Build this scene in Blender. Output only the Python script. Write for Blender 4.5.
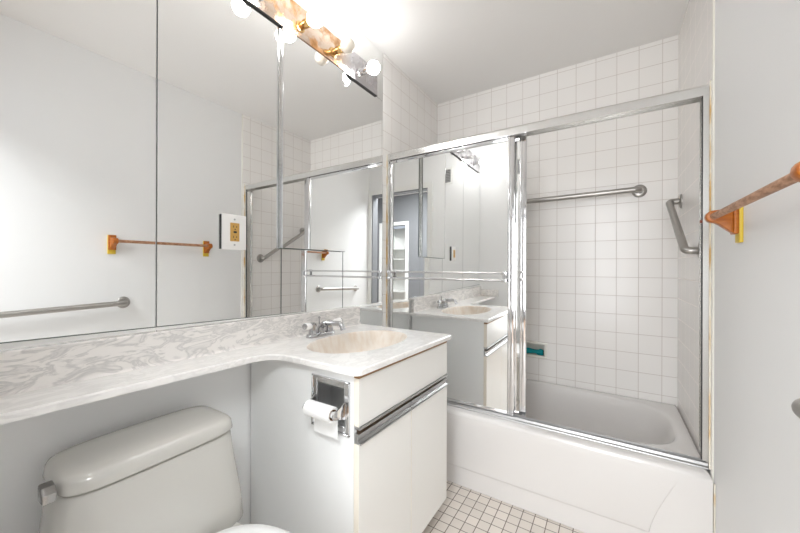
import bpy, bmesh, math, random
from mathutils import Vector, Matrix
random.seed(4)
for o in list(bpy.data.objects):
    bpy.data.objects.remove(o)
S = bpy.context.scene
COL = S.collection

# ------------------------------------------------------------------ camera, world, light, exposure
cam_d = bpy.data.cameras.new('camera')
cam = bpy.data.objects.new('camera', cam_d)
COL.objects.link(cam)
cam_d.sensor_width = 36.0
cam_d.lens = 330.1 * 36.0 / 800.0
cam_d.clip_start = 0.01
YAW, PITCH, ROLL = math.radians(32.383), math.radians(0.035), math.radians(0.182)
Fv = Vector((-math.sin(YAW) * math.cos(PITCH), math.cos(YAW) * math.cos(PITCH), math.sin(PITCH)))
Rv = Vector((math.cos(YAW), math.sin(YAW), 0))
Uv = Rv.cross(Fv)
R2 = Rv * math.cos(ROLL) + Uv * math.sin(ROLL)
U2 = -Rv * math.sin(ROLL) + Uv * math.cos(ROLL)
cam.matrix_world = Matrix(((R2.x, U2.x, -Fv.x, 1.188), (R2.y, U2.y, -Fv.y, 0.0), (R2.z, U2.z, -Fv.z, 1.165), (0, 0, 0, 1)))
S.camera = cam

W, YF, ZC, YE = 1.517, 2.434, 2.491, -0.03      # room width, far wall, ceiling, end wall

world = bpy.data.worlds.new('world')
S.world = world
world.use_nodes = True
world.node_tree.nodes['Background'].inputs[0].default_value = (0.8, 0.88, 1.0, 1)
world.node_tree.nodes['Background'].inputs[1].default_value = 0.3

def area_light(name, loc, size, energy, color, rot=(0, 0, 0)):
    d = bpy.data.lights.new(name, 'AREA')
    d.shape = 'RECTANGLE'
    d.size, d.size_y = size
    d.energy = energy
    d.color = color
    o = bpy.data.objects.new(name, d)
    o.location = loc
    o.rotation_euler = rot
    COL.objects.link(o)
    return o
area_light('hall_top_fill', (1.10, -0.55, 2.44), (1.5, 0.6), 36, (0.95, 0.98, 1.0))  # added overhead fill in the hall, brightens the bathroom through the doorway
area_light('hall_rear_fill', (1.12, -1.58, 1.30), (0.75, 2.1), 18, (0.97, 0.985, 1.0), (math.radians(90), 0, 0))  # added fill in front of the solid hall wall, no window modelled
BULB_STRENGTH = 16.5

S.view_settings.view_transform = 'Standard'
S.view_settings.look = 'None'
S.view_settings.gamma = 1.0
S.view_settings.use_curve_mapping = False
S.view_settings.exposure = 1.27
S.cycles.max_bounces = 16
S.cycles.diffuse_bounces = 8
S.cycles.glossy_bounces = 12
S.cycles.sample_clamp_indirect = 6.0
S.cycles.caustics_reflective = True

# ------------------------------------------------------------------ materials
def pmat(name, color, rough=0.5, metal=0.0, spec=0.5, coat=0.0):
    m = bpy.data.materials.new(name)
    m.use_nodes = True
    b = m.node_tree.nodes['Principled BSDF']
    b.inputs['Base Color'].default_value = (*color, 1)
    b.inputs['Roughness'].default_value = rough
    b.inputs['Metallic'].default_value = metal
    b.inputs['Specular IOR Level'].default_value = spec
    b.inputs['Coat Weight'].default_value = coat
    return m

class NT:
    def __init__(s, m):
        s.t = m.node_tree
        s.b = s.t.nodes['Principled BSDF']
    def n(s, ty, **kw):
        x = s.t.nodes.new(ty)
        for k, v in kw.items():
            setattr(x, k, v)
        return x
    def l(s, a, b):
        s.t.links.new(a, b)
    def math(s, op, a, b=None):
        x = s.n('ShaderNodeMath', operation=op)
        for i, v in enumerate((a, b)):
            if v is None:
                continue
            if isinstance(v, (int, float)):
                x.inputs[i].default_value = v
            else:
                s.l(v, x.inputs[i])
        return x.outputs[0]
    def ramp(s, fac, stops):
        r = s.n('ShaderNodeValToRGB')
        e = r.color_ramp.elements
        while len(e) < len(stops):
            e.new(0.5)
        for q, (p, c) in zip(e, stops):
            q.position = p
            q.color = (*c, 1)
        s.l(fac, r.inputs[0])
        return r.outputs[0]
    def mix(s, f, a, b):
        x = s.n('ShaderNodeMix', data_type='RGBA')
        for sock, v in ((x.inputs[0], f), (x.inputs[6], a), (x.inputs[7], b)):
            if isinstance(v, tuple):
                sock.default_value = (*v, 1)
            elif isinstance(v, (int, float)):
                sock.default_value = v
            else:
                s.l(v, sock)
        return x.outputs[2]
    def bump(s, h, strength, dist):
        x = s.n('ShaderNodeBump')
        x.inputs['Strength'].default_value = strength
        x.inputs['Distance'].default_value = dist
        s.l(h, x.inputs['Height'])
        s.l(x.outputs[0], s.b.inputs['Normal'])
    def pos(s):
        g = s.n('ShaderNodeNewGeometry')
        x = s.n('ShaderNodeSeparateXYZ')
        s.l(g.outputs['Position'], x.inputs[0])
        return g.outputs['Position'], x.outputs
    def noise(s, vec, scale, detail=3, rough=0.5, dist=0.0):
        x = s.n('ShaderNodeTexNoise')
        x.inputs['Scale'].default_value = scale
        x.inputs['Detail'].default_value = detail
        x.inputs['Roughness'].default_value = rough
        x.inputs['Distortion'].default_value = dist
        s.l(vec, x.inputs['Vector'])
        return x.outputs['Fac']
    def mapping(s, vec, rot, scale):
        x = s.n('ShaderNodeMapping')
        x.inputs['Rotation'].default_value = rot
        x.inputs['Scale'].default_value = scale
        s.l(vec, x.inputs['Vector'])
        return x.outputs[0]

def tile_mat(name, au, ou, su, av, ov, sv, mortar, col, grout, rough, var=0.02):
    m = pmat(name, col, rough)
    k = NT(m)
    P, X = k.pos()
    ms, ids = [], []
    for a, o, s_ in ((au, ou, su), (av, ov, sv)):
        q = k.math('DIVIDE', k.math('SUBTRACT', X[a], o), s_)
        fr = k.math('FRACT', q)
        ids.append(k.math('FLOOR', q))
        d = k.math('MULTIPLY', k.math('MINIMUM', fr, k.math('SUBTRACT', 1.0, fr)), s_)
        r = k.n('ShaderNodeMapRange', interpolation_type='SMOOTHSTEP')
        r.inputs[1].default_value = mortar * 0.3
        r.inputs[2].default_value = mortar * 0.75
        k.l(d, r.inputs[0])
        ms.append(r.outputs[0])
    mask = k.math('MINIMUM', ms[0], ms[1])
    cv = k.n('ShaderNodeCombineXYZ')
    k.l(ids[0], cv.inputs[0]); k.l(ids[1], cv.inputs[1])
    wn = k.n('ShaderNodeTexWhiteNoise')
    k.l(cv.outputs[0], wn.inputs['Vector'])
    c2 = tuple(c * (1 - var) for c in col)
    tc = k.mix(wn.outputs['Value'], col, c2)
    k.l(k.mix(mask, grout, tc), k.b.inputs['Base Color'])
    rr = k.math('SUBTRACT', 0.75, k.math('MULTIPLY', mask, 0.75 - rough))
    k.l(rr, k.b.inputs['Roughness'])
    k.bump(mask, 0.25, 0.0015)
    return m

WHITE_TILE = (0.89, 0.872, 0.85)
GROUT = (0.58, 0.535, 0.50)
m_tile_far = tile_mat('white_tile_far', 0, 0.0, 0.1113, 2, 1.899, 0.1135, 0.0026, WHITE_TILE, GROUT, 0.22)
m_tile_side = tile_mat('white_tile_side', 1, YF, 0.1108, 2, 1.899, 0.1135, 0.0026, WHITE_TILE, GROUT, 0.22)
m_floor = tile_mat('small_floor_tile', 0, 0.528, 0.0527, 1, 1.644, 0.0527, 0.0034, (0.74, 0.68, 0.62), (0.16, 0.13, 0.11), 0.35, 0.12)
m_wall = pmat('wall_paint', (0.84, 0.845, 0.845), 0.6, spec=0.3)
m_ceil = pmat('ceiling_paint', (0.87, 0.862, 0.85), 0.7, spec=0.2)
m_hall = pmat('grey_hall_paint', (0.20, 0.205, 0.215), 0.7, spec=0.2)
m_hallfloor = pmat('hall_floor', (0.30, 0.20, 0.13), 0.4)
m_trim = pmat('white_gloss_trim', (0.82, 0.82, 0.80), 0.35)
m_mirror = pmat('mirror_silver', (0.95, 0.955, 0.95), 0.0, 1.0)
m_mirror_edge = pmat('mirror_edge', (0.10, 0.12, 0.11), 0.3, 0.6)
m_chrome = pmat('chrome', (0.70, 0.70, 0.71), 0.09, 1.0)
m_alu = pmat('polished_aluminium', (0.80, 0.795, 0.78), 0.22, 1.0)
m_alu_b = pmat('brushed_aluminium', (0.50, 0.50, 0.50), 0.38, 1.0)
m_steel = pmat('brushed_steel', (0.43, 0.415, 0.395), 0.33, 1.0)
m_nickel = pmat('dull_nickel', (0.30, 0.29, 0.28), 0.25, 1.0)
m_bronze = pmat('dark_bronze', (0.16, 0.09, 0.05), 0.4, 0.5)
m_faucet = pmat('dark_chrome', (0.50, 0.50, 0.51), 0.12, 1.0)  # chrome with a darker base colour
m_dark = pmat('dark_gasket', (0.03, 0.03, 0.03), 0.5)
m_enamel = pmat('tub_enamel', (0.72, 0.70, 0.685), 0.18, coat=0.3)
m_enamel_in = m_enamel
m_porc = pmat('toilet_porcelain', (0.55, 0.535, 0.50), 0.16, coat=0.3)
m_seat = pmat('toilet_seat_plastic', (0.84, 0.84, 0.83), 0.25)
m_lam = pmat('white_laminate', (0.83, 0.82, 0.79), 0.35)
m_side = pmat('painted_side_panel', (0.86, 0.865, 0.86), 0.55)
m_edge = pmat('cream_edge_banding', (0.82, 0.765, 0.67), 0.5)
m_raw = pmat('raw_particle_board', (0.27, 0.15, 0.07), 0.8)
m_toe_kick = pmat('toe_kick_board', (0.12, 0.10, 0.08), 0.8)  # dark brown toe kick colour
m_wood = pmat('orange_lacquered_wood', (0.42, 0.13, 0.015), 0.35, spec=0.35, coat=0.1)
m_yellow = pmat('yellowed_varnish_backing', (0.72, 0.52, 0.05), 0.45)
m_plate = pmat('white_wall_plate', (0.88, 0.87, 0.85), 0.3)
m_ochre = pmat('ochre_receptacle', (0.60, 0.35, 0.09), 0.4)
m_black = pmat('black_plastic', (0.02, 0.02, 0.02), 0.4)
m_teal = pmat('teal_cloth', (0.0, 0.27, 0.31), 0.85)
m_paper = pmat('toilet_paper', (0.90, 0.90, 0.89), 0.95, spec=0.1)
m_card = pmat('cardboard', (0.25, 0.15, 0.08), 0.9)
m_ceramic = pmat('cream_ceramic', (0.80, 0.79, 0.73), 0.2)
m_caulk = pmat('stained_caulk', (0.74, 0.66, 0.50), 0.7)
m_acrylic = pmat('white_acrylic', (0.92, 0.92, 0.92), 0.15)
m_bulb_off = pmat('ivory_unlit_bulb', (0.90, 0.84, 0.74), 0.15)

k = NT(m_caulk)
P, X = k.pos()
f = k.noise(P, 9.0, 3)
k.l(k.ramp(f, ((0.42, (0.80, 0.76, 0.66)), (0.62, (0.66, 0.44, 0.18)))), k.b.inputs['Base Color'])

m_bulb = bpy.data.materials.new('lit_bulb')
m_bulb.use_nodes = True
k = NT(m_bulb)
k.b.inputs['Base Color'].default_value = (0.9, 0.9, 0.88, 1)
k.b.inputs['Emission Color'].default_value = (1.0, 0.995, 0.985, 1)
k.b.inputs['Emission Strength'].default_value = BULB_STRENGTH

# cultured marble: cream ground with broken grey feathered swirls
def marble(name, ground, vein, amount, sc):
    m = pmat(name, ground, 0.22, coat=0.2)
    k = NT(m)
    P, X = k.pos()
    v = k.mapping(P, (0.75, 0.3, 0.2), (1.0, 0.55, 1.7))
    n0 = k.n('ShaderNodeTexNoise')
    n0.inputs['Scale'].default_value = 5.0
    n0.inputs['Detail'].default_value = 2
    k.l(v, n0.inputs['Vector'])
    mx = k.n('ShaderNodeVectorMath', operation='MULTIPLY_ADD')
    k.l(n0.outputs['Color'], mx.inputs[0])
    mx.inputs[1].default_value = (0.16, 0.16, 0.16)
    k.l(v, mx.inputs[2])
    f1 = k.noise(mx.outputs[0], sc, 4, 0.55, 1.6)
    f2 = k.noise(mx.outputs[0], sc * 0.45, 2, 0.5, 0.5)
    f = k.math('ADD', k.math('MULTIPLY', f1, 0.75), k.math('MULTIPLY', f2, 0.25))
    c = k.ramp(f, ((0.46, ground), (0.535, tuple(g + (w - g) * amount for g, w in zip(ground, vein))), (0.58, tuple(g + (w - g) * amount * 0.45 for g, w in zip(ground, vein))), (0.66, ground)))
    k.l(c, k.b.inputs['Base Color'])
    return m
m_marble = marble('cultured_marble', (0.92, 0.905, 0.885), (0.60, 0.585, 0.57), 0.32, 20.0)  # same marble as the splash, paler: sheen on the top put into the colour
m_marble_v = marble('cultured_marble_splash', (0.88, 0.85, 0.82), (0.58, 0.565, 0.55), 0.80, 22.0)
m_bowl = pmat('bone_sink_bowl', (0.83, 0.76, 0.69), 0.38)
k = NT(m_bowl)
P, X = k.pos()
v = k.mapping(P, (0, 0, 0), (6.0, 6.0, 0.35))
f = k.noise(v, 6.0, 3)
k.l(k.ramp(f, ((0.40, (0.84, 0.78, 0.71)), (0.68, (0.74, 0.64, 0.54)))), k.b.inputs['Base Color'])

# corroded brass-chrome light bar
m_bar = pmat('tarnished_brass_bar', (0.78, 0.60, 0.45), 0.2, 1.0)
k = NT(m_bar)
P, X = k.pos()
f = k.noise(P, 14.0, 6, 0.65)
g = k.n('ShaderNodeMapRange'); g.inputs[1].default_value = 1.27; g.inputs[2].default_value = 1.36
k.l(X[1], g.inputs[0])
spots = k.ramp(f, ((0.44, (0.80, 0.66, 0.55)), (0.60, (0.62, 0.36, 0.18)), (0.72, (0.40, 0.20, 0.08))))
g2 = k.n('ShaderNodeMapRange'); g2.inputs[1].default_value = 0.86; g2.inputs[2].default_value = 0.74
k.l(X[1], g2.inputs[0])
gm = k.math('MAXIMUM', g.outputs[0], g2.outputs[0])
k.l(k.mix(gm, spots, (0.66, 0.64, 0.66)), k.b.inputs['Base Color'])
k.l(k.ramp(f, ((0.45, (0.16,) * 3), (0.65, (0.5,) * 3))), k.b.inputs['Roughness'])
m_brass = pmat('brass_socket', (0.70, 0.47, 0.20), 0.22, 1.0)

# dowel: pale worn wood
m_dowel = pmat('worn_wood_dowel', (0.52, 0.28, 0.14), 0.45)
k = NT(m_dowel)
P, X = k.pos()
v = k.mapping(P, (0, 0, 0), (4.0, 1.2, 4.0))
f = k.noise(v, 30.0, 4)
k.l(k.ramp(f, ((0.40, (0.50, 0.275, 0.16)), (0.62, (0.27, 0.115, 0.045)))), k.b.inputs['Base Color'])
k = NT(m_wood)
P, X = k.pos()
v = k.mapping(P, (0, 0, 0), (1.0, 4.0, 6.0))
f = k.noise(v, 18.0, 3, 0.5, 0.6)
k.l(k.ramp(f, ((0.35, (0.47, 0.150, 0.016)), (0.68, (0.34, 0.088, 0.008)))), k.b.inputs['Base Color'])

# ------------------------------------------------------------------ mesh helpers
def new():
    return bmesh.new()

def box(bm, a, b, bev=0.0, seg=2):
    a, b = Vector(a), Vector(b)
    lo = Vector(map(min, a, b)); hi = Vector(map(max, a, b))
    r = bmesh.ops.create_cube(bm, size=1.0)
    vs = r['verts']
    for v in vs:
        v.co = Vector((lo[i] + (v.co[i] + 0.5) * (hi[i] - lo[i]) for i in range(3)))
    if bev > 0:
        es = list({e for v in vs for e in v.link_edges})
        bmesh.ops.bevel(bm, geom=es, offset=bev, segments=seg, profile=0.5, affect='EDGES')
    return bm

def frame_of(d):
    d = d.normalized()
    u = Vector((0, 0, 1)) if abs(d.z) < 0.9 else Vector((1, 0, 0))
    s = d.cross(u).normalized()
    return s, s.cross(d).normalized()

def tube(bm, path, r, seg=20, caps=True):
    path = [Vector(p) for p in path]
    rs = r if isinstance(r, (list, tuple)) else [r] * len(path)
    rings = []
    s = t = None
    for i, p in enumerate(path):
        d = (path[min(i + 1, len(path) - 1)] - path[max(i - 1, 0)]).normalized()
        if s is None:
            s, t = frame_of(d)
        else:
            s = (s - d * s.dot(d)).normalized()
            t = s.cross(d).normalized()
        rings.append([bm.verts.new(p + (s * math.cos(a) + t * math.sin(a)) * rs[i]) for a in (2 * math.pi * j / seg for j in range(seg))])
    for A, B in zip(rings, rings[1:]):
        for j in range(seg):
            bm.faces.new((A[j], A[(j + 1) % seg], B[(j + 1) % seg], B[j]))
    if caps:
        bm.faces.new(rings[0][::-1]); bm.faces.new(rings[-1])
    return bm

def arc_path(pts, rad, n=8):
    """polyline with rounded corners"""
    pts = [Vector(p) for p in pts]
    out = [pts[0]]
    for a, b, c in zip(pts, pts[1:], pts[2:]):
        u = (a - b).normalized(); v = (c - b).normalized()
        ang = u.angle(v)
        L = min(rad / math.tan(ang / 2), (a - b).length * 0.49, (c - b).length * 0.49)
        p, q = b + u * L, b + v * L
        for i in range(n + 1):
            t = i / n
            out.append(p * (1 - t) ** 2 + b * 2 * t * (1 - t) + q * t * t)
    out.append(pts[-1])
    return out

def lathe(bm, origin, axis, prof, seg=28):
    """prof: list of (distance along axis, radius)"""
    origin = Vector(origin); axis = Vector(axis).normalized()
    s, t = frame_of(axis)
    rings = []
    for d, r in prof:
        c = origin + axis * d
        if r < 1e-6:
            rings.append([bm.verts.new(c)])
        else:
            rings.append([bm.verts.new(c + (s * math.cos(a) + t * math.sin(a)) * r) for a in (2 * math.pi * j / seg for j in range(seg))])
    for A, B in zip(rings, rings[1:]):
        for j in range(seg):
            k2 = (j + 1) % seg
            if len(A) == 1 and len(B) == 1:
                continue
            if len(A) == 1:
                bm.faces.new((A[0], B[k2], B[j]))
            elif len(B) == 1:
                bm.faces.new((A[j], A[k2], B[0]))
            else:
                bm.faces.new((A[j], A[k2], B[k2], B[j]))
    if len(rings[0]) > 1: bm.faces.new(rings[0][::-1])
    if len(rings[-1]) > 1: bm.faces.new(rings[-1])
    return bm

def prism(bm, poly, axis, lo, hi, bev=0.0):
    """extrude a 2D polygon along axis 'x','y','z'; poly in the two other axes, in order"""
    def P(u, v, w):
        return {'x': (w, u, v), 'y': (u, w, v), 'z': (u, v, w)}[axis]
    A = [bm.verts.new(P(u, v, lo)) for u, v in poly]
    B = [bm.verts.new(P(u, v, hi)) for u, v in poly]
    n = len(poly)
    fs = [bm.faces.new(A[::-1]), bm.faces.new(B)]
    for i in range(n):
        fs.append(bm.faces.new((A[i], A[(i + 1) % n], B[(i + 1) % n], B[i])))
    bmesh.ops.recalc_face_normals(bm, faces=fs)
    if bev > 0:
        es = list({e for f in (fs[0], fs[1]) for e in f.edges})
        bmesh.ops.bevel(bm, geom=es, offset=bev, segments=2, profile=0.5, affect='EDGES')
    return bm

def loft(bm, rings, cap0=True, cap1=True):
    R = [[bm.verts.new(p) for p in r] for r in rings]
    n = len(R[0])
    for A, B in zip(R, R[1:]):
        for j in range(n):
            bm.faces.new((A[j], A[(j + 1) % n], B[(j + 1) % n], B[j]))
    if cap0: bm.faces.new(R[0][::-1])
    if cap1: bm.faces.new(R[-1])
    return bm

def superell(cx, cy, a, b, z, n=4.0, N=64, a2=None):
    """ring in plan; a2 = half-length on the -x side when different"""
    out = []
    for i in range(N):
        t = 2 * math.pi * i / N
        c, s = math.cos(t), math.sin(t)
        q = (abs(c) ** n + abs(s) ** n) ** (-1.0 / n)
        aa = a if c >= 0 or a2 is None else a2
        out.append(Vector((cx + aa * c * q, cy + b * s * q, z)))
    return out

def obj(name, bm, mat, parent=None, smooth=True, warp=None, label=None, angle=40):
    bmesh.ops.recalc_face_normals(bm, faces=bm.faces[:])
    if warp:
        for v in bm.verts:
            v.co = warp(v.co)
    off = Vector((0, 0, 0))
    q = parent
    while q is not None:
        off += q.location
        q = q.parent
    me = bpy.data.meshes.new(name)
    loc = Vector((0, 0, 0))
    if parent is None:      # top-level mesh: origin at the centre of its base
        xs = [v.co for v in bm.verts]
        lo = Vector((min(c[i] for c in xs) for i in range(3))); hi = Vector((max(c[i] for c in xs) for i in range(3)))
        loc = Vector(((lo.x + hi.x) / 2, (lo.y + hi.y) / 2, lo.z))
        off = loc
    for v in bm.verts:
        v.co -= off
    bm.to_mesh(me)
    bm.free()
    if smooth:
        for p in me.polygons:
            p.use_smooth = True
        try:
            me.set_sharp_from_angle(angle=math.radians(angle))
        except Exception:
            pass
    for m in (mat if isinstance(mat, (list, tuple)) else [mat]):
        me.materials.append(m)
    o = bpy.data.objects.new(name, me)
    o.location = loc
    COL.objects.link(o)
    if parent is not None:
        o.parent = parent
        o.location = (0, 0, 0)
    if label:
        o['label'] = label
    return o

def thing(name, label, cat, loc, group=None):
    o = bpy.data.objects.new(name, None)
    o.empty_display_size = 0.05
    COL.objects.link(o)
    o.location = loc
    o['label'] = label; o['category'] = cat
    if group: o['group'] = group
    return o

def tag(o, label, cat, group=None):
    o['label'] = label; o['category'] = cat
    if group: o['group'] = group
    return o

def struct(name, bm, mat, label=None, cat=None):
    o = obj(name, bm, mat, None, smooth=False)
    o['kind'] = 'structure'
    o['label'] = label or name.replace('_', ' ')
    o['category'] = cat or name.split('_')[0]
    return o

# ------------------------------------------------------------------ room shell
HX0, HX1, HY = -0.5, 2.9, -2.1      # hall beyond the doorway
bm = new(); box(bm, (-0.12, YE - 0.12, -0.08), (W + 0.12, YF + 0.12, 0.0))
struct('floor', bm, m_floor, 'floor of small cream square tiles with dark grout')
bm = new(); box(bm, (-0.12, YE - 0.12, ZC), (W + 0.12, YF + 0.12, ZC + 0.08))
struct('ceiling', bm, m_ceil, 'plain off-white bathroom ceiling')
# left wall behind the mirrors and the vanity
bm = new(); box(bm, (-0.12, YE - 0.12, 0), (-0.006, 1.672, ZC))
struct('wall_left', bm, m_wall, 'painted wall behind the mirrors, vanity and toilet')
bm = new(); box(bm, (-0.12, 1.672, 0), (0.0, YF + 0.1, ZC))
struct('wall_left_tiled', bm, m_tile_side, 'white tiled wall at the mirror end of the tub')
# right wall
bm = new(); box(bm, (W + 0.006, YE - 0.12, 0), (W + 0.12, 1.697, ZC))
struct('wall_right', bm, m_wall, 'plain white wall with towel bar and grab bar')
bm = new(); box(bm, (W, 1.697, 0), (W + 0.12, YF + 0.1, ZC))
struct('wall_right_tiled', bm, m_tile_side, 'white tiled wall at the right end of the tub')
# far wall with an opening for the recessed soap dish
NX0, NX1, NZ0, NZ1 = 0.585, 0.820, 0.550, 0.637
bm = new()
y0, y1 = YF, YF + 0.1
box(bm, (-0.12, y0, 0), (NX0, y1, ZC)); box(bm, (NX1, y0, 0), (W + 0.12, y1, ZC))
box(bm, (NX0, y0, 0), (NX1, y1, NZ0)); box(bm, (NX0, y0, NZ1), (NX1, y1, ZC))
box(bm, (NX0, y0 + 0.07, NZ0), (NX1, y1, NZ1))
struct('wall_far', bm, m_tile_far, 'white tiled wall along the far side of the tub')
# end wall with the doorway the picture is taken from
DX0, DX1, DZ = 0.672, 1.47, 2.125
bm = new()
box(bm, (-0.12, YE - 0.11, 0), (DX0, YE, ZC)); box(bm, (DX1, YE - 0.11, 0), (W + 0.12, YE, ZC))
box(bm, (DX0, YE - 0.11, DZ), (DX1, YE, ZC))
struct('wall_end', bm, m_wall, 'white wall with the doorway, seen in the mirrors')
bm = new()
for x0, x1, z0, z1 in ((DX0 - 0.06, DX0, 0, DZ + 0.06), (DX1, W + 0.0055, 0, DZ + 0.06), (DX0, DX1, DZ, DZ + 0.06)):
    box(bm, (x0, YE, z0), (x1, YE + 0.014, z1))
struct('door_1', bm, m_trim, 'white doorway casing seen in the mirrored shower door', 'door')
bm = new()
for x0, x1, z0, z1 in ((DX0, DX0 + 0.012, 0, DZ), (DX1 - 0.012, DX1, 0, DZ), (DX0 + 0.012, DX1 - 0.012, DZ - 0.012, DZ)):
    box(bm, (x0, YE - 0.11, z0), (x1, YE - 0.001, z1))
struct('trim_5', bm, m_hall, 'grey door jamb lining', 'trim')
# hall
bm = new(); box(bm, (HX0, HY - 0.5, -0.08), (HX1, YE - 0.12, 0.0))
struct('floor_hall', bm, m_hallfloor, 'brown hall floor beyond the doorway')
bm = new(); box(bm, (HX0, HY - 0.5, ZC), (HX1, YE - 0.12, ZC + 0.08))
struct('ceiling_hall', bm, m_ceil, 'hall ceiling beyond the doorway')
CX0, CX1, CZ = 1.90, 2.42, 1.95
HW = -1.6
bm = new()
box(bm, (HX0, HW - 0.1, 0), (CX0, HW, ZC)); box(bm, (CX1, HW - 0.1, 0), (HX1, HW, ZC)); box(bm, (CX0, HW - 0.1, CZ), (CX1, HW, ZC))
struct('wall_hall_far', bm, m_hall, 'grey hall wall seen through the doorway in the mirrors')
bm = new(); box(bm, (HX0 - 0.1, HY - 0.5, 0), (HX0, YE - 0.11, ZC))
struct('wall_hall_left', bm, m_hall, 'grey hall wall on the mirror side')
bm = new(); box(bm, (HX1, HY - 0.5, 0), (HX1 + 0.1, YE - 0.11, ZC))
struct('wall_hall_right', bm, m_hall, 'grey hall wall on the towel bar side')
bm = new(); box(bm, (HX0, YE - 0.13, 0), (-0.12, YE - 0.11, ZC)); box(bm, (W + 0.12, YE - 0.13, 0), (HX1, YE - 0.11, ZC))
struct('wall_hall_near', bm, m_hall, 'grey hall wall beside the bathroom')
bm = new()
for x0, x1, z0, z1 in ((CX0 - 0.06, CX0, 0, CZ + 0.06), (CX1, CX1 + 0.06, 0, CZ + 0.06), (CX0, CX1, CZ, CZ + 0.06)):
    box(bm, (x0, HW, z0), (x1, HW + 0.016, z1))
struct('door_2', bm, m_trim, 'white casing of the hall closet', 'door')
t = thing('shelf_unit', 'white closet shelves in the hall, seen in the mirrored shower door', 'shelf', ((CX0 + CX1) / 2, HW - 0.3, 0))
bm = new()
box(bm, (CX0 + 0.002, HW - 0.42, 0.002), (CX1 - 0.002, HW - 0.40, CZ - 0.005)); box(bm, (CX0 + 0.002, HW - 0.40, 0.002), (CX0 + 0.02, HW - 0.105, CZ - 0.005)); box(bm, (CX1 - 0.02, HW - 0.40, 0.002), (CX1 - 0.002, HW - 0.105, CZ - 0.005))
obj('carcass', bm, m_trim, t, smooth=False)
for z in (0.40, 0.72, 1.12, 1.33, 1.52):
    bm = new(); box(bm, (CX0 + 0.02, HW - 0.40, z), (CX1 - 0.02, HW - 0.11, z + 0.018)); obj('shelf', bm, m_trim, t, smooth=False)

# bullnose tile edges and the stained caulk lines beside the shower frame
bm = new(); box(bm, (W - 0.004, 1.709, 0.39), (W + 0.0, 1.7155, 1.885))
struct('trim_1', bm, m_caulk, 'orange stained caulk line beside the right shower jamb', 'trim')
bm = new(); box(bm, (-0.001, 1.709, 0.39), (0.004, 1.7155, 1.87))
struct('trim_2', bm, m_caulk, 'stained caulk line beside the left shower jamb', 'trim')
bm = new(); prism(bm, [(W + 0.006, 1.689), (W + 0.0015, 1.691), (W + 0.0, 1.697), (W + 0.006, 1.697)], 'z', 0.0, ZC)
struct('trim_3', bm, m_ceramic, 'cream bullnose edge of the right tiled wall', 'trim')
bm = new(); box(bm, (W + 0.0005, 1.662, 0.0), (W + 0.0055, 1.668, 0.36))
struct('trim_4', bm, m_caulk, 'yellow stained caulk at the end of the tub apron', 'trim')

# ------------------------------------------------------------------ wall mirrors
def lvl(y):          # the counter run falls a little towards the tub
    return -0.018 * (y - 0.80)
def warp(c):
    k_ = max(0.0, min(1.0, c.z / 0.80))
    return Vector((c.x, c.y, c.z + lvl(c.y) * k_))
MZ = 0.955
G = 0.0022
seams = [YE + 0.001, 0.460, 0.922, 1.309, 1.669]
mlab = ['large wall mirror panel above the toilet, farthest left', 'wall mirror panel carrying the electrical outlet', 'wall mirror panel behind the mirrored cabinet', 'wall mirror panel nearest the shower']
mz0 = [MZ, MZ, MZ - 0.012, MZ - 0.026]
for i in range(4):
    a, b = seams[i] + G, seams[i + 1] - G
    bm = new(); box(bm, (-0.0055, a, mz0[i]), (0.0, b, 2.1885))
    me = obj('wall_mirror', bm, [m_mirror, m_mirror_edge], None, smooth=False)
    for p in me.data.polygons:
        p.material_index = 0 if p.normal.x > 0.9 else 1
    tag(me, mlab[i], 'mirror')
bm = new(); box(bm, (-0.0055, YE + 0.003, 2.1900), (0.0, 1.6668, ZC - 0.003))
me = obj('wall_mirror', bm, [m_mirror, m_mirror_edge], None, smooth=False)
for p in me.data.polygons:
    p.material_index = 0 if p.normal.x > 0.9 else 1
tag(me, 'long mirror strip behind the light bar, up to the ceiling', 'mirror')
bm = new(); box(bm, (-0.0055, 1.458, 0.10), (0.0, 1.6675, 0.926))
me = obj('wall_mirror', bm, [m_mirror, m_mirror_edge], None, smooth=False)
for p in me.data.polygons:
    p.material_index = 0 if p.normal.x > 0.9 else 1
tag(me, 'narrow low mirror strip between the vanity end and the tub', 'mirror')
t = thing('mirror_channel', 'thin metal channel under the wall mirrors, on the marble splash', 'trim', (0.003, 0.51, 0.954))
bm = new(); prism(bm, [(YE + 0.002, 0.9745), (1.05, 0.9545), (1.05, 0.9555), (YE + 0.002, 0.990)], 'x', 0.0005, 0.006); obj('channel', bm, m_trim, t, smooth=False)
bm = new(); prism(bm, [(YE + 0.002, 0.9902), (1.05, 0.9557), (1.05, 0.9570), (YE + 0.002, 0.9925)], 'x', 0.0005, 0.003); obj('seal', bm, m_mirror_edge, t, smooth=False, label='dark line under the mirror glass')

# ------------------------------------------------------------------ mirrored medicine cabinet
CY0, CY1, CZ0, CZ1 = 0.912, 1.306, 1.241, 2.184
t = thing('medicine_cabinet', 'tall mirrored medicine cabinet under the light bar', 'cabinet', (0.015, (CY0 + CY1) / 2, CZ0))
bm = new(); box(bm, (0.0005, CY0 + 0.003, CZ0 + 0.003), (0.010, CY1 - 0.003, CZ1)); obj('cabinet_body', bm, m_alu, t, smooth=False)
bm = new(); box(bm, (0.012, CY0 + 0.004, CZ0 + 0.003), (0.018, CY1 - 0.001, CZ1 - 0.003))
md = obj('mirror_door', bm, [m_mirror, m_mirror_edge], t, smooth=False)
for p in md.data.polygons:
    p.material_index = 0 if p.normal.x > 0.9 else 1
bm = new(); box(bm, (0.0105, CY0, CZ0), (0.0195, CY0 + 0.0035, CZ1), 0.001); obj('edge_strip', bm, m_chrome, t, label='bright metal strip along the cabinet edge')
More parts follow.
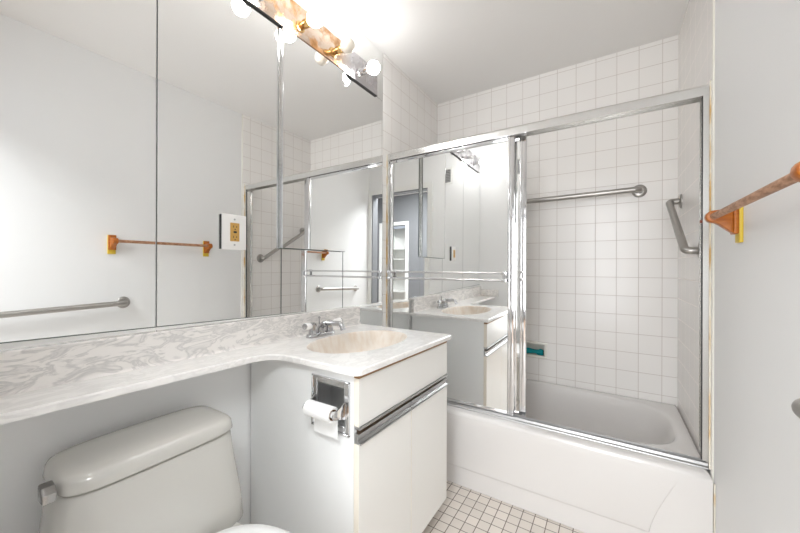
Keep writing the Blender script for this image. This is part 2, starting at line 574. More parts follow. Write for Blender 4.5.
bm = new(); box(bm, (0.0105, CY0 + 0.0035, CZ0), (0.019, CY1 - 0.001, CZ0 + 0.0025)); obj('bottom_strip', bm, m_mirror_edge, t, smooth=False)
bm = new(); box(bm, (0.0105, CY0, CZ1 + 0.0002), (0.019, CY1 - 0.001, CZ1 + 0.0035)); obj('top_strip', bm, m_bronze, t, smooth=False, label='dark brown strip along the cabinet top')

# ------------------------------------------------------------------ light bar
LZ0, LZ1, LY1 = 2.190, 2.338, 1.598
BZ, BX = 2.243, 0.106
t = thing('vanity_light_bar', 'tarnished metal light bar with a row of round bulbs', 'light', (0.018, 0.78, LZ0))
bm = new(); box(bm, (0.0005, 0.02, LZ0), (0.010, LY1, LZ1), 0.002); obj('backplate', bm, m_bar, t)
bm = new(); box(bm, (0.0005, 0.02, LZ0 - 0.003), (0.0105, LY1 + 0.001, LZ0 - 0.0002), 0.0005); obj('lower_edge', bm, m_dark, t, label='dark lower edge of the light bar')
for i, y in enumerate((1.432, 1.222, 1.012, 0.802, 0.592, 0.392, 0.192)):
    bm = new(); lathe(bm, (0.010, y, BZ), (1, 0, 0), [(0, 0.024), (0.004, 0.024), (0.007, 0.0165), (0.030, 0.0160), (0.031, 0.0185), (0.056, 0.0185), (0.060, 0.0165)])
    so = obj('lamp_socket', bm, m_brass if i in (1, 2) else m_chrome, t, label='brass lamp socket' if i in (1, 2) else None)
    if i in (4, 5):
        continue        # empty sockets
    bm = new()
    prof = [(0.050, 0.0125), (0.066, 0.0135)]
    for q in range(13):
        a = math.radians(155 - q * 155 / 12)
        prof.append((BX - 0.010 + 0.035 * math.cos(a), 0.035 * math.sin(a)))
    lathe(bm, (0.010, y, BZ), (1, 0, 0), prof)
    obj('light_bulb', bm, m_bulb_off if i == 1 else m_bulb, so, label='ivory unlit bulb' if i == 1 else None)

# ------------------------------------------------------------------ outlet on the mirror
OY, OZ = 0.705, 1.291
t = thing('wall_outlet', 'ochre double outlet in a white plate on the mirror', 'outlet', (0.0, OY, OZ - 0.064))
bm = new(); box(bm, (0.0003, OY - 0.044, OZ - 0.063), (0.009, OY + 0.044, OZ + 0.063)); obj('backing_box', bm, m_black, t, smooth=False)
bm = new(); box(bm, (0.009, OY - 0.047, OZ - 0.065), (0.014, OY + 0.047, OZ + 0.065), 0.002); obj('cover_plate', bm, m_plate, t)
bm = new(); box(bm, (0.0142, OY - 0.0175, OZ - 0.034), (0.0175, OY + 0.0175, OZ + 0.034), 0.0015); rc = obj('receptacle', bm, m_ochre, t)
bm = new()
for dz in (0.019, -0.019):
    for dy, h in ((-0.006, 0.004), (0.006, 0.0035)):
        box(bm, (0.0173, OY + dy - 0.001, OZ + dz + 0.001 - h), (0.0179, OY + dy + 0.001, OZ + dz + 0.001 + h))
    lathe(bm, (0.0173, OY, OZ + dz - 0.009), (1, 0, 0), [(0, 0.0022), (0.0006, 0.0022)], 12)
box(bm, (0.0173, OY - 0.006, OZ - 0.0035), (0.0185, OY + 0.006, OZ + 0.0035))
obj('sockets', bm, m_black, rc, smooth=False)
for dz in (0.047, -0.047):
    bm = new(); lathe(bm, (0.014, OY, OZ + dz), (1, 0, 0), [(0, 0.0036), (0.001, 0.0034), (0.0016, 0.0)], 14); obj('screw', bm, m_alu_b, t)

# ------------------------------------------------------------------ bathtub
AY = 1.657          # apron front
RZ = 0.388
t = thing('bathtub', 'white built-in bathtub with a panelled apron behind shower doors', 'bathtub', (W / 2, (AY + YF) / 2, 0))
X0, X1, Y0, Y1 = 0.0025, W - 0.0025, AY, YF - 0.0025
N = 128
bx, by = (0.115 + 1.456) / 2, (1.765 + 2.392) / 2
ha, hb = (1.456 - 0.115) / 2, (2.392 - 1.765) / 2
def rect_ring(z, ins):
    out = []
    for i in range(N):
        t_ = 2 * math.pi * i / N
        c, s_ = math.cos(t_), math.sin(t_)
        q = 1.0 / max(abs(c), abs(s_))
        u, v = c * q, s_ * q
        x = bx + (u * (X1 - ins - bx) if u > 0 else u * (bx - X0 - ins))
        y = by + (v * (Y1 - ins - by) if v > 0 else v * (by - Y0 - ins))
        out.append(Vector((x, y, z)))
    return out
def basin_ring(z, ins, n, insx=None):
    return superell(bx, by, ha - (ins if insx is None else insx), hb - ins, z, n, N)
rings = [rect_ring(RZ - 0.055, 0.0), rect_ring(RZ - 0.022, 0.0), rect_ring(RZ - 0.010, 0.003), rect_ring(RZ - 0.003, 0.010), rect_ring(RZ, 0.022),
         basin_ring(RZ + 0.001, -0.012, 3.4), basin_ring(RZ - 0.003, -0.002, 3.4), basin_ring(RZ - 0.012, 0.006, 3.4), basin_ring(RZ - 0.05, 0.016, 3.4, 0.022),
         basin_ring(RZ - 0.15, 0.035, 3.4, 0.06), basin_ring(RZ - 0.25, 0.055, 3.4, 0.11), basin_ring(RZ - 0.30, 0.085, 3.2, 0.16), basin_ring(RZ - 0.325, 0.14, 3.0, 0.24), basin_ring(RZ - 0.33, 0.24, 2.6, 0.5)]
bm = new(); loft(bm, rings, cap0=False); obj('tub_shell', bm, m_enamel, t, angle=75)
bm = new(); box(bm, (X0, AY + 0.001, 0.002), (X1, AY + 0.035, RZ - 0.05)); obj('apron', bm, m_enamel, t, smooth=False)
# raised apron panel: its lower edge and curved slanting end read as a groove
poly = [(X0 + 0.02, 0.100), (1.325, 0.106)]
for i in range(1, 9):
    q = i / 8
    poly.append((1.325 + 0.098 * q ** 1.35, 0.106 + 0.245 * q))
poly += [(1.425, RZ - 0.018), (X0 + 0.02, RZ - 0.018)]
bm = new(); prism(bm, poly, 'y', AY - 0.009, AY + 0.004, 0.005)
for v in bm.verts:
    if v.co.y < AY:
        v.co.y = AY + 0.0006 - (AY + 0.0006 - v.co.y) * max(0.0, min(1.0, (0.352 - v.co.z) / 0.20))
obj('apron_panel', bm, m_enamel, t, angle=60)
bm = new(); lathe(bm, (bx - 0.42, by, RZ - 0.328), (0, 0, 1), [(0, 0.03), (0.004, 0.03), (0.006, 0.024)]); obj('drain', bm, m_chrome, t)

# ------------------------------------------------------------------ shower door frame
HYF = 1.714
t = thing('shower_door_frame', 'polished metal frame of the sliding shower doors on the tub', 'door frame', (W / 2, 1.73, RZ))
bm = new()
prism(bm, [(HYF, 1.834), (HYF, 1.868), (HYF + 0.010, 1.879), (HYF + 0.062, 1.879), (HYF + 0.062, 1.834), (HYF + 0.058, 1.834), (HYF + 0.058, 1.866), (HYF + 0.004, 1.866), (HYF + 0.004, 1.834)], 'x', 0.0045, W - 0.0055)
obj('header_rail', bm, m_alu, t, angle=30)
bm = new()
prism(bm, [(HYF - 0.006, RZ + 0.0015), (HYF - 0.004, RZ + 0.005), (HYF + 0.004, RZ + 0.008), (HYF + 0.007, RZ + 0.018), (HYF + 0.010, RZ + 0.018), (HYF + 0.012, RZ + 0.006), (HYF + 0.034, RZ + 0.006), (HYF + 0.036, RZ + 0.018), (HYF + 0.039, RZ + 0.018), (HYF + 0.042, RZ + 0.006), (HYF + 0.060, RZ + 0.006), (HYF + 0.064, RZ + 0.0015)], 'x', 0.0045, W - 0.0055)
obj('bottom_track', bm, m_alu_b, t, angle=30)
for s_, xa, xb in ((1, 0.0045, 0.014), (-1, W - 0.0045, W - 0.022)):
    bm = new()
    z0, z1 = RZ + 0.002, 1.834
    box(bm, (xa, HYF + 0.001, z0 + 0.026), (xb, HYF + 0.0035, z1)); box(bm, (xa, HYF + 0.0035, z0 + 0.026), (xa + s_ * 0.004, HYF + 0.060, z1)); box(bm, (xa, HYF + 0.060, z0 + 0.026), (xb, HYF + 0.0625, z1))
    obj('wall_jamb', bm, m_alu, t, smooth=False)
bm = new(); box(bm, (W - 0.0255, HYF + 0.003, RZ + 0.03), (W - 0.0225, HYF + 0.010, 1.833)); obj('jamb_gasket', bm, m_dark, t, smooth=False)
bm = new(); lathe(bm, (W - 0.022, HYF + 0.002, 1.345), (-1, 0, 0), [(0, 0.0), (0.0021, 0.006), (0.008, 0.006), (0.010, 0.0)], 14); obj('jamb_bumper', bm, pmat('rust_red_rubber', (0.20, 0.05, 0.03), 0.6), t)

def shower_door(name, label, x0, x1, yc, bars):
    z0, z1 = RZ + 0.021, 1.842
    t = thing(name, label, 'shower door', ((x0 + x1) / 2, yc, z0))
    bm = new(); box(bm, (x0 + 0.012, yc - 0.003, z0 + 0.015), (x1 - 0.026, yc + 0.003, z1 - 0.012))
    zm = (z0 + z1) / 2
    o = obj('mirror_panel', bm, [m_mirror, m_mirror_edge], t, smooth=False, warp=lambda c: Vector((c.x, c.y + (c.z - zm) * 0.0045, c.z)))
    for p in o.data.polygons:
        p.material_index = 0 if abs(p.normal.y) > 0.9 else 1
    for a, b in ((x0, x0 + 0.013), (x1 - 0.032, x1)):
        bm = new(); box(bm, (a, yc - 0.009, z0), (b, yc + 0.009, z1), 0.003)
        if b - a > 0.02:
            box(bm, (a + 0.002, yc - 0.012, z0 + 0.001), (a + 0.012, yc - 0.008, z1 - 0.001), 0.0015)
        obj('stile', bm, m_chrome, t)
    for a, b in ((z0, z0 + 0.016), (z1 - 0.026, z1)):
        bm = new(); box(bm, (x0 + 0.013, yc - 0.008, a), (x1 - 0.032, yc + 0.008, b), 0.002); obj('rail', bm, m_chrome, t)
    return t
DY = 1.732
t = shower_door('sliding_shower_door', 'mirrored sliding shower door in front, with two towel rails', 0.016, 0.779, DY, True)
yb = DY - 0.038
for z in (1.133, 1.095):
    bm = new(); tube(bm, [(0.036, yb, z), (0.738, yb, z)], 0.0052, 12); obj('towel_rail', bm, m_chrome, t)
for x in (0.030, 0.735):
    bm = new()
    for z in (1.133, 1.095):
        box(bm, (x - 0.011, yb - 0.008, z - 0.008), (x + 0.016, yb + 0.008, z + 0.008), 0.002)
        box(bm, (x - 0.004, yb + 0.006, z - 0.006), (x + 0.010, DY - 0.0095 if x > 0.5 else DY - 0.0035, z + 0.006))
    box(bm, (x - 0.004, yb - 0.006, 1.097), (x + 0.008, yb + 0.004, 1.131))
    obj('rail_bracket', bm, m_chrome, t)
DY2 = 1.760
t = shower_door('sliding_shower_door', 'shower door slid behind the mirrored one, only its right stile showing', 0.060, 0.832, DY2, False)
bm = new()
for z in (1.140, 1.102):
    box(bm, (0.800, DY2 - 0.015, z - 0.008), (0.826, DY2 - 0.0092, z + 0.008), 0.002)
obj('pull', bm, m_chrome, t)

# ------------------------------------------------------------------ soap dish and cloth
t = thing('soap_dish', 'cream ceramic soap dish recessed in the far tiled wall', 'soap dish', ((NX0 + NX1) / 2, YF, NZ0))
bm = new()
fx0, fx1, fz0, fz1, w_ = NX0 - 0.012, NX1 + 0.012, NZ0 - 0.012, NZ1 + 0.012, 0.017
for a, b in (((fx0, fz0), (fx1, fz0 + w_)), ((fx0, fz1 - w_), (fx1, fz1)), ((fx0, fz0 + w_), (fx0 + w_, fz1 - w_)), ((fx1 - w_, fz0 + w_), (fx1, fz1 - w_))):
    box(bm, (a[0], YF - 0.007, a[1]), (b[0], YF - 0.0003, b[1]), 0.002)
obj('frame', bm, m_ceramic, t)
bm = new()
ix0, ix1, iz0, iz1 = NX0 + 0.001, NX1 - 0.001, NZ0 + 0.001, NZ1 - 0.001
box(bm, (ix0, YF, iz0), (ix1, YF + 0.068, iz0 + 0.005)); box(bm, (ix0, YF, iz1 - 0.005), (ix1, YF + 0.068, iz1)); box(bm, (ix0, YF, iz0 + 0.005), (ix0 + 0.005, YF + 0.068, iz1 - 0.005)); box(bm, (ix1 - 0.005, YF, iz0 + 0.005), (ix1, YF + 0.068, iz1 - 0.005)); box(bm, (ix0 + 0.005, YF + 0.060, iz0 + 0.005), (ix1 - 0.005, YF + 0.068, iz1 - 0.005))
obj('recess', bm, m_ceramic, t, smooth=False)
# rolled teal cloth, gathered near its end
bm = new()
path, rad = [], []
zc = NZ0 + 0.0055 + 0.0205
for i in range(25):
    q = i / 24
    x = 0.600 + 0.204 * q
    if q < 0.70: r = 0.019 * (1 - 0.35 * max(0, (q - 0.45) / 0.25) ** 2) * (0.6 + 0.4 * min(1, q / 0.1))
    elif q < 0.78: r = 0.0125
    else: r = 0.0125 + 0.010 * math.sin(min(1, (q - 0.78) / 0.14) * math.pi / 2) * (1 - 0.55 * max(0, (q - 0.94) / 0.06))
    path.append((x, YF + 0.026, zc - 0.003 * (q > 0.8))); rad.append(r)
tube(bm, path, rad, 18)
for v in bm.verts:
    a = math.atan2(v.co.z - zc, v.co.y - YF - 0.026)
    v.co.x += 0.002 * math.sin(5 * a)
    d = Vector((0, v.co.y - YF - 0.026, v.co.z - zc)) * (0.10 * math.sin(7 * a + v.co.x * 30))
    v.co += d
    v.co.z = max(v.co.z, NZ0 + 0.0066)
cl = obj('washcloth', bm, m_teal)
tag(cl, 'teal cloth rolled up in the soap dish', 'cloth')

# ------------------------------------------------------------------ grab bars
def flange(axis, c, r=0.038):
    bm = new(); lathe(bm, c, axis, [(0.0003, r), (0.003, r), (0.006, r * 0.94), (0.010, r * 0.72), (0.011, r * 0.52)], 32)
    return bm
def grab_bar(label, p0, p1, wall_axis, out, r=0.0165):
    """p0,p1 on the wall; wall_axis points into the room"""
    p0, p1, ax = Vector(p0), Vector(p1), Vector(wall_axis)
    t = thing('grab_bar', label, 'grab bar', (p0 + p1) / 2)
    path = arc_path([p0 + ax * 0.004, p0 + ax * out, p1 + ax * out, p1 + ax * 0.004], 0.034, 8)
    bm = new(); tube(bm, path, r, 20); obj('bar', bm, m_steel, t)
    for p in (p0, p1):
        obj('flange', flange(ax, p), m_steel, t)
    return t
WR = W + 0.006
grab_bar('steel grab bar low on the plain white right wall, seen in the left mirror', (WR, 0.235, 0.905), (WR, 0.862, 0.924), (-1, 0, 0), 0.052)
grab_bar('long level steel grab bar on the far tiled wall of the tub', (0.42, YF, 1.610), (1.338, YF, 1.622), (0, -1, 0), 0.060)
grab_bar('short slanted steel grab bar on the tiled wall at the right end of the tub', (W, 1.872, 1.238), (W, 2.332, 1.526), (-1, 0, 0), 0.052)

# ------------------------------------------------------------------ wooden towel bar
TZ = 1.323
t = thing('towel_bar', 'orange wooden towel bar with worn dowel on the right wall', 'towel bar', (WR, 1.09, TZ - 0.06))
TX = 1.460
for yc in (0.800, 1.388):
    bm = new(); box(bm, (WR - 0.009, yc - 0.0205, TZ - 0.082), (WR - 0.0003, yc + 0.0205, TZ + 0.040), 0.001); bp = obj('backing', bm, m_yellow, t, label='yellow varnished backing board')
    pr = [(WR - 0.0195, TZ + 0.036), (WR - 0.022, TZ + 0.024), (WR - 0.045, TZ + 0.020)]
    for i in range(9):
        a = math.radians(85 + i * 190 / 8)
        pr.append((TX + 0.019 * math.cos(a), TZ + 0.019 * math.sin(a)))
    pr += [(WR - 0.050, TZ - 0.026), (WR - 0.030, TZ - 0.045), (WR - 0.0195, TZ - 0.054)]
    bm = new(); prism(bm, pr, 'y', yc - 0.014, yc + 0.014, 0.003); box(bm, (WR - 0.0205, yc - 0.020, TZ - 0.056), (WR - 0.0092, yc + 0.020, TZ + 0.0395), 0.002); obj('bracket', bm, m_wood, t, angle=50)
bm = new(); tube(bm, [(TX, 0.8145, TZ), (TX, 1.3735, TZ)], 0.0098, 18); obj('dowel', bm, m_dowel, t)

# ------------------------------------------------------------------ vent on the end wall
t = thing('air_vent', 'small square white air vent high on the wall, seen in the shower door', 'vent', (0.395, YE, 2.13))
bm = new()
for a, b in (((0.325, 2.13), (0.345, 2.32)), ((0.445, 2.13), (0.465, 2.32)), ((0.345, 2.13), (0.445, 2.15)), ((0.345, 2.30), (0.445, 2.32))):
    box(bm, (a[0], YE + 0.0003, a[1]), (b[0], YE + 0.008, b[1]))
obj('frame', bm, m_trim, t, smooth=False)
bm = new(); box(bm, (0.345, YE + 0.0003, 2.15), (0.445, YE + 0.0015, 2.30)); obj('grille_back', bm, m_hall, t, smooth=False)
for i in range(8):
    z = 2.158 + i * 0.0185
    bm = new(); prism(bm, [(YE + 0.002, z), (YE + 0.007, z + 0.006), (YE + 0.007, z + 0.008), (YE + 0.002, z + 0.002)], 'x', 0.345, 0.445); obj('slat', bm, m_alu_b, t, smooth=False)

# ------------------------------------------------------------------ vanity cabinet
VX, VY0, VY1 = 0.545, 0.782, 1.429
t = thing('vanity_cabinet', 'white laminate vanity cabinet under the marble sink top', 'cabinet', (VX / 2, (VY0 + VY1) / 2, 0))
VT = 0.8345
# near side panel with an opening for the recessed paper holder
HX_0, HX_1, HZ0, HZ1 = 0.370, 0.490, 0.664, 0.784
bm = new()
for a, b in (((0.002, 0.0), (HX_0, VT)), ((HX_1, 0.0), (VX - 0.020, VT)), ((HX_0, 0.0), (HX_1, HZ0)), ((HX_0, HZ1), (HX_1, VT))):
    box(bm, (a[0], VY0, a[1]), (b[0], VY0 + 0.016, b[1]))
obj('side_panel', bm, m_side, t, smooth=False, warp=warp)
bm = new(); box(bm, (0.002, VY1 - 0.016, 0.085), (VX - 0.020, VY1, VT)); box(bm, (0.002, VY1 - 0.016, 0.0), (VX - 0.075, VY1, 0.085)); obj('side_panel', bm, m_side, t, smooth=False, warp=warp)
bm = new(); box(bm, (0.002, VY0 + 0.016, 0.085), (VX - 0.022, VY1 - 0.016, 0.10)); obj('bottom_panel', bm, m_lam, t, smooth=False, warp=warp)
bm = new(); box(bm, (VX - 0.075, VY0 + 0.016, 0.0), (VX - 0.060, VY1 - 0.016, 0.083)); obj('toe_kick', bm, m_toe_kick, t, smooth=False)
bm = new(); box(bm, (VX - 0.038, VY0 + 0.016, 0.60), (VX - 0.020, VY1 - 0.016, VT)); obj('front_rail', bm, m_raw, t, smooth=False, warp=warp)
def front(name, y0, y1, z0, z1):
    bm = new(); box(bm, (VX - 0.0195, y0, z0), (VX, y1, z1), 0.0008, 1)
    o = obj(name, bm, [m_lam, m_edge], t, smooth=False, warp=warp)
    for p in o.data.polygons:
        p.material_index = 0 if p.normal.x > 0.9 else 1
    return o
dr = front('drawer_front', VY0 + 0.0005, VY1, 0.674, VT - 0.013)
bm = new()
pr = [(VX - 0.018, 0.6735), (VX + 0.003, 0.6735), (VX + 0.006, 0.675), (VX + 0.007, 0.671), (VX + 0.005, 0.666), (VX + 0.001, 0.664), (VX - 0.018, 0.664)]
prism(bm, pr, 'y', VY0 + 0.003, VY1 + 0.002); obj('drawer_pull', bm, m_alu_b, dr, warp=warp, angle=25)
SY = 1.100
for y0, y1 in ((VY0 + 0.0005, SY - 0.0012), (SY + 0.0012, VY1)):
    d = front('door', y0, y1, 0.080, 0.619)
    pr = [(VX - 0.018, 0.6195), (VX + 0.003, 0.6195), (VX + 0.007, 0.620), (VX + 0.008, 0.624), (VX + 0.005, 0.625), (VX + 0.001, 0.624), (VX - 0.007, 0.629), (VX - 0.007, 0.644), (VX - 0.001, 0.646), (VX - 0.001, 0.651), (VX - 0.018, 0.651)]
    bm = new(); prism(bm, pr, 'y', y0 + 0.002, y1 + (0.003 if y1 == VY1 else -0.001)); obj('door_pull', bm, m_alu_b, d, warp=warp, angle=25)
bm = new(); box(bm, (VX - 0.0195, VY0 + 0.001, VT - 0.0125), (VX - 0.001, VY1 - 0.001, VT + 0.0008)); obj('top_rail', bm, m_raw, t, smooth=False, warp=warp, label='bare brown board edge under the sink top')

# ------------------------------------------------------------------ marble top with sink
KT, KB = 0.8560, 0.8360
t = thing('marble_countertop', 'marbled sink top running narrow over the toilet to the wall', 'countertop', (0.2, 0.8, KB))
out = [(0.0008, YE + 0.002), (0.166, YE + 0.002), (0.166, 0.672)]
for i in range(1, 9):
    a = i / 9
    p0, p1, p2 = Vector((0.166, 0.672)), Vector((0.168, 0.758)), Vector((0.270, 0.758))
    q = p0 * (1 - a) ** 2 + p1 * 2 * a * (1 - a) + p2 * a * a
    out.append((q.x, q.y))
out += [(0.270, 0.758)]
for i in range(7):
    a = math.radians(-90 + i * 15)
    out.append((0.534 + 0.026 * math.cos(a), 0.784 + 0.026 * math.sin(a)))
for i in range(5):
    a = math.radians(0 + i * 22.5)
    out.append((0.552 + 0.008 * math.cos(a), 1.444 + 0.008 * math.sin(a)))
out += [(0.0008, 1.452)]
SX, SYc, SA, SB = 0.290, 1.106, 0.158, 0.251
def oval(z, k_, n=2.15, M=64, dy=0.0):
    return superell(SX, SYc + dy, SA * k_, SB * k_ + (SA * (k_ - 1) * 0.0), z, n, M)
bm = new()
def inset(poly, d):
    n = len(poly); res = []
    for i in range(n):
        a, b, c = Vector(poly[i - 1]), Vector(poly[i]), Vector(poly[(i + 1) % n])
        e1 = (b - a).normalized(); e2 = (c - b).normalized()
        n1 = Vector((-e1.y, e1.x)); n2 = Vector((-e2.y, e2.x))
        m = (n1 + n2); m = m / max(0.4, (1 + n1.dot(n2)))
        res.append((b.x + m.x * d, b.y + m.y * d))
    return res
oin = inset(out, 0.004)
top = [bm.verts.new((x, y, KT)) for x, y in oin]
mid = [bm.verts.new((x, y, KT - 0.004)) for x, y in out]
bot = [bm.verts.new((x, y, KB)) for x, y in out]
hole = [bm.verts.new(p) for p in oval(KT, 1.03)]
n = len(out)
for A, B in ((top, mid), (mid, bot)):
    for i in range(n):
        bm.faces.new((A[i], A[(i + 1) % n], B[(i + 1) % n], B[i]))
edges = [bm.edges.get((top[i], top[(i + 1) % n])) for i in range(n)]
edges += [bm.edges.new((hole[i], hole[(i + 1) % 64])) for i in range(64)]
bmesh.ops.triangle_fill(bm, use_beauty=True, edges=edges)
hb_ = [bm.verts.new(p) for p in oval(KB, 1.03)]
eb = [bm.edges.get((bot[i], bot[(i + 1) % n])) for i in range(n)] + [bm.edges.new((hb_[i], hb_[(i + 1) % 64])) for i in range(64)]
bmesh.ops.triangle_fill(bm, use_beauty=True, edges=eb)
obj('slab', bm, m_marble, t, warp=warp, angle=35)
bm = new()
rings = [oval(KT, 1.03), oval(KT - 0.002, 1.005), oval(KT - 0.008, 0.98), oval(KT - 0.03, 0.94), oval(KT - 0.07, 0.86), oval(KT - 0.105, 0.72), oval(KT - 0.125, 0.5), oval(KT - 0.132, 0.25), oval(KT - 0.134, 0.1)]
loft(bm, rings, cap0=False)
obj('sink_bowl', bm, m_bowl, t, warp=warp, label='bone coloured oval sink bowl', angle=80)
bm = new(); lathe(bm, (SX - 0.0, SYc, KT - 0.1335), (0, 0, 1), [(0, 0.022), (0.003, 0.022), (0.004, 0.016), (0.002, 0.0)]); obj('drain', bm, m_chrome, t, warp=warp)
bm = new()
prism(bm, [(0.0008, KT + 0.0003), (0.030, KT + 0.0003), (0.0225, KT + 0.006), (0.020, KT + 0.016), (0.020, 0.952), (0.017, 0.956), (0.0008, 0.956)], 'y', YE + 0.002, 1.432)
obj('backsplash', bm, m_marble_v, t, warp=warp, angle=35)
bm = new(); box(bm, (0.0205, YE + 0.001, KT + 0.0003), (0.205, YE + 0.016, 0.925), 0.002); obj('side_splash', bm, m_marble_v, t, warp=warp)

# ------------------------------------------------------------------ faucet
FX, FY = 0.080, 1.078
t = thing('sink_faucet', 'chrome faucet with two white handles behind the sink', 'faucet', (FX, FY, KT + lvl(FY)))
zt = KT + 0.0004
bm = new()
def pill(a, b, z):
    return superell(FX, FY, a, b, z, 2.6, 40)
loft(bm, [pill(0.027, 0.082, zt), pill(0.027, 0.082, zt + 0.008), pill(0.024, 0.079, zt + 0.014), pill(0.016, 0.070, zt + 0.017)])
obj('base_plate', bm, m_faucet, t, warp=warp, angle=50)
for s_ in (-1, 1):
    c = (FX, FY + s_ * 0.051, zt + 0.015)
    bm = new(); lathe(bm, c, (0, 0, 1), [(0, 0.019), (0.012, 0.017), (0.030, 0.0145), (0.034, 0.017), (0.044, 0.016), (0.049, 0.008), (0.050, 0.0)], 24)
    hp = obj('handle_post', bm, m_faucet, t, warp=warp)
    p0 = Vector((FX + 0.004, FY + s_ * 0.055, zt + 0.050)); d = Vector((0.25, s_ * 1.0, 0.10)).normalized()
    bm = new(); tube(bm, [p0, p0 + d * 0.012, p0 + d * 0.022, p0 + d * 0.034, p0 + d * 0.052, p0 + d * 0.058], [0.006, 0.0075, 0.0145, 0.0155, 0.0155, 0.012], 18)
    obj('handle', bm, m_acrylic, hp, warp=warp, label='white faucet handle')
    bm = new(); lathe(bm, p0 + d * 0.0575, d, [(0, 0.0122), (0.003, 0.012), (0.005, 0.0)], 18); obj('handle_cap', bm, m_faucet, hp, warp=warp)
bm = new()
sp = arc_path([(FX - 0.004, FY, zt + 0.012), (FX - 0.004, FY, zt + 0.040), (FX + 0.03, FY, zt + 0.060), (FX + 0.112, FY + 0.012, zt + 0.062), (FX + 0.122, FY + 0.013, zt + 0.034)], 0.022, 6)
tube(bm, sp, [0.017 - 0.006 * min(1.0, i / 12) for i in range(len(sp))], 18); obj('spout', bm, m_faucet, t, warp=warp)
bm = new(); lathe(bm, (FX - 0.012, FY, zt + 0.030), (0, 0, 1), [(0, 0.003), (0.045, 0.003), (0.046, 0.006), (0.054, 0.006), (0.056, 0.0)], 12); obj('lift_rod', bm, m_faucet, t, warp=warp)

# ------------------------------------------------------------------ recessed paper holder and roll
t = thing('paper_holder', 'recessed chrome toilet paper holder in the vanity side', 'paper holder', (0.422, VY0, 0.634))
bm = new()
fx0, fx1, fz0, fz1 = 0.347, 0.512, 0.637, 0.806
for a, b in (((fx0, fz0), (HX_0, fz1)), ((HX_1, fz0), (fx1, fz1)), ((HX_0, fz0), (HX_1, HZ0)), ((HX_0, HZ1), (HX_1, fz1))):
    box(bm, (a[0], VY0 - 0.004, a[1]), (b[0], VY0 - 0.0003, b[1]), 0.001, 1)
for a, b in (((fx0, fz0), (fx0 + 0.006, fz1)), ((fx1 - 0.006, fz0), (fx1, fz1)), ((fx0, fz1 - 0.006), (fx1, fz1)), ((fx0, fz0), (fx1, fz0 + 0.006))):
    box(bm, (a[0], VY0 - 0.008, a[1]), (b[0], VY0 - 0.0003, b[1]), 0.0015, 1)
obj('face_plate', bm, m_chrome, t, warp=warp)
bm = new()
q = 0.0015
box(bm, (HX_0 + q, VY0 + 0.056, HZ0 + q), (HX_1 - q, VY0 + 0.058, HZ1 - q))
for a, b in (((HX_0 + q, HZ0 + q), (HX_0 + 2 * q, HZ1 - q)), ((HX_1 - 2 * q, HZ0 + q), (HX_1 - q, HZ1 - q)), ((HX_0 + 2 * q, HZ0 + q), (HX_1 - 2 * q, HZ0 + 2 * q)), ((HX_0 + 2 * q, HZ1 - 2 * q), (HX_1 - 2 * q, HZ1 - q))):
    box(bm, (a[0], VY0 - 0.002, a[1]), (b[0], VY0 + 0.056, b[1]))
obj('recess', bm, m_alu_b, t, smooth=False, warp=warp)
RX0, RX1, RY, RZc, RR = 0.374, 0.482, VY0 - 0.044, 0.713, 0.0238
for x, s_ in ((RX0 - 0.010, -1), (RX1 + 0.010, 1)):
    bm = new()
    pr = [(VY0 - 0.004, RZc + 0.030), (VY0 - 0.020, RZc + 0.020)]
    for i in range(7):
        a = math.radians(70 + i * 200 / 6)
        pr.append((RY + 0.014 * math.cos(a), RZc + 0.014 * math.sin(a)))
    pr += [(VY0 - 0.020, RZc - 0.020), (VY0 - 0.004, RZc - 0.026)]
    prism(bm, pr, 'x', x - 0.003, x + 0.003, 0.001); obj('arm', bm, m_chrome, t, warp=warp)
bm = new(); tube(bm, [(RX0 - 0.007, RY, RZc), (RX0 - 0.002, RY, RZc), (RX0, RY, RZc), (RX1, RY, RZc), (RX1 + 0.002, RY, RZc), (RX1 + 0.007, RY, RZc)], [0.006, 0.006, 0.0095, 0.0095, 0.006, 0.006], 18); obj('spindle', bm, m_acrylic, t, warp=warp, label='white plastic spindle')
t = thing('toilet_paper_roll', 'white toilet paper roll hanging on the chrome holder', 'toilet paper', ((RX0 + RX1) / 2, RY, RZc))
bm = new()
segs = 40
def rr(x, r):
    return [Vector((x, RY + r * math.cos(2 * math.pi * j / segs), RZc + r * math.sin(2 * math.pi * j / segs))) for j in range(segs)]
loft(bm, [rr(RX0 + 0.001, 0.0165), rr(RX0, RR - 0.001), rr(RX0 + 0.001, RR), rr(RX1 - 0.001, RR), rr(RX1, RR - 0.001), rr(RX1 - 0.001, 0.0165)], False, False)
obj('roll', bm, m_paper, t, warp=warp)
bm = new(); loft(bm, [rr(RX0 + 0.0005, 0.0164), rr(RX1 - 0.0005, 0.0164), rr(RX1 - 0.0005, 0.0150), rr(RX0 + 0.0005, 0.0150), rr(RX0 + 0.0005, 0.0164)], False, False)
obj('cardboard_core', bm, m_card, t, warp=warp, label='brown cardboard core')
bm = new()
st = []
for i in range(12):
    q = i / 11
    y = RY + RR * 0.985 - 0.004 * math.sin(q * 2.5) + 0.002
    z = RZc - 0.084 * q
    st.append((y, z))
poly = st + [(y - 0.0009, z) for y, z in reversed(st)]
prism(bm, poly, 'x', RX0 + 0.002, RX1 - 0.002)
obj('hanging_sheet', bm, m_paper, t, warp=warp)

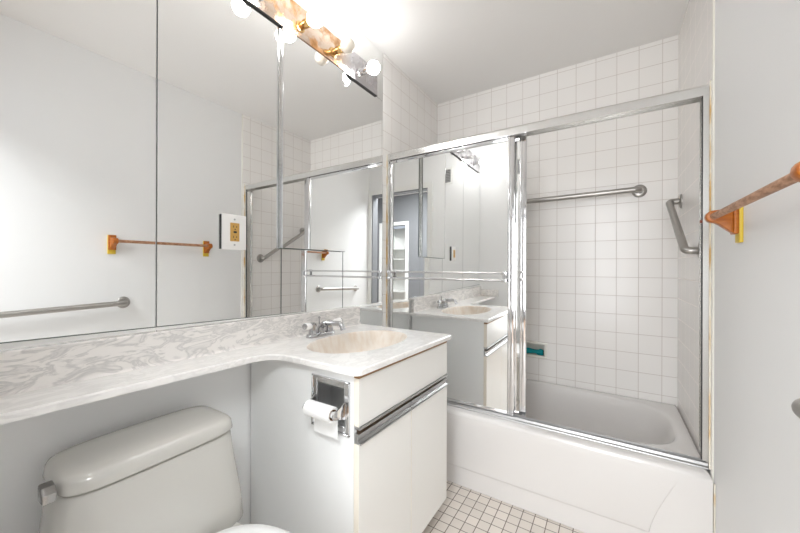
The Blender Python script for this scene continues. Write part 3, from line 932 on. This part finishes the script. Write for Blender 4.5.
# ------------------------------------------------------------------ toilet
TC = 0.398
t = thing('toilet', 'off-white toilet with sloping tank under the narrow marble shelf', 'toilet', (0.40, TC, 0))
def trect(x0, x1, hw, z, n=5.0, N_=72, dc=0.0):
    return superell((x0 + x1) / 2, TC + dc, (x1 - x0) / 2, hw, z, n, N_)
bm = new()
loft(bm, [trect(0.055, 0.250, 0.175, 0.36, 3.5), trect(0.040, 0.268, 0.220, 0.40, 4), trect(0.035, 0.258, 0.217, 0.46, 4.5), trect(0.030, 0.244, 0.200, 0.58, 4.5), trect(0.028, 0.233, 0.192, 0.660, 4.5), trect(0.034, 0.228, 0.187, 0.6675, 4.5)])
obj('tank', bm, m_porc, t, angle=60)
bm = new()
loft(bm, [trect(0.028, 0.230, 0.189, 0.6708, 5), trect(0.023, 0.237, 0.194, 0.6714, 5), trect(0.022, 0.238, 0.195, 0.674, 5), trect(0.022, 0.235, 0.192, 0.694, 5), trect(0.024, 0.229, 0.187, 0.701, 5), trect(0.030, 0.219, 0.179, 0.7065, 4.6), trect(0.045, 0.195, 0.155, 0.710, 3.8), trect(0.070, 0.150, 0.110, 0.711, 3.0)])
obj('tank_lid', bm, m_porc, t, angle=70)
bm = new()
prism(bm, [(0.176, 0.704), (0.198, 0.702), (0.210, 0.690), (0.208, 0.672), (0.180, 0.670)], 'y', TC - 0.220, TC - 0.1965, 0.004)
obj('flush_lever', bm, m_nickel, t, angle=30)
# bowl and pedestal
bm = new()
def bring(x0, x1, hw, z, n=2.4):
    return superell((x0 + x1) / 2, TC, (x1 - x0) / 2, hw, z, n, 72)
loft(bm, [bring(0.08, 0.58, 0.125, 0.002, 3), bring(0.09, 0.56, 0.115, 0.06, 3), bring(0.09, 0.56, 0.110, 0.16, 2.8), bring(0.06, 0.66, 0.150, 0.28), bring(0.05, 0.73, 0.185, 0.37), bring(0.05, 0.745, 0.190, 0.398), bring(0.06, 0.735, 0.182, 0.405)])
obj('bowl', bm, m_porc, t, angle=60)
bm = new()
def sring(ins, z):
    return superell(0.52, TC + 0.010, 0.225 - ins, 0.190 - ins, z, 2.3, 72, a2=0.235 - ins)
loft(bm, [sring(0.004, 0.4055), sring(0.0, 0.410), sring(0.0, 0.420), sring(0.004, 0.424)]); obj('seat', bm, m_seat, t, angle=60)
bm = new()
def lring(ins, z):
    return superell(0.52, TC + 0.010, 0.226 - ins, 0.197 - ins, z, 2.5, 72, a2=0.245 - ins)
loft(bm, [lring(0.006, 0.4245), lring(0.001, 0.428), lring(0.0, 0.438), lring(0.006, 0.445), lring(0.03, 0.448), lring(0.10, 0.450)]); obj('seat_lid', bm, m_seat, t, angle=60)
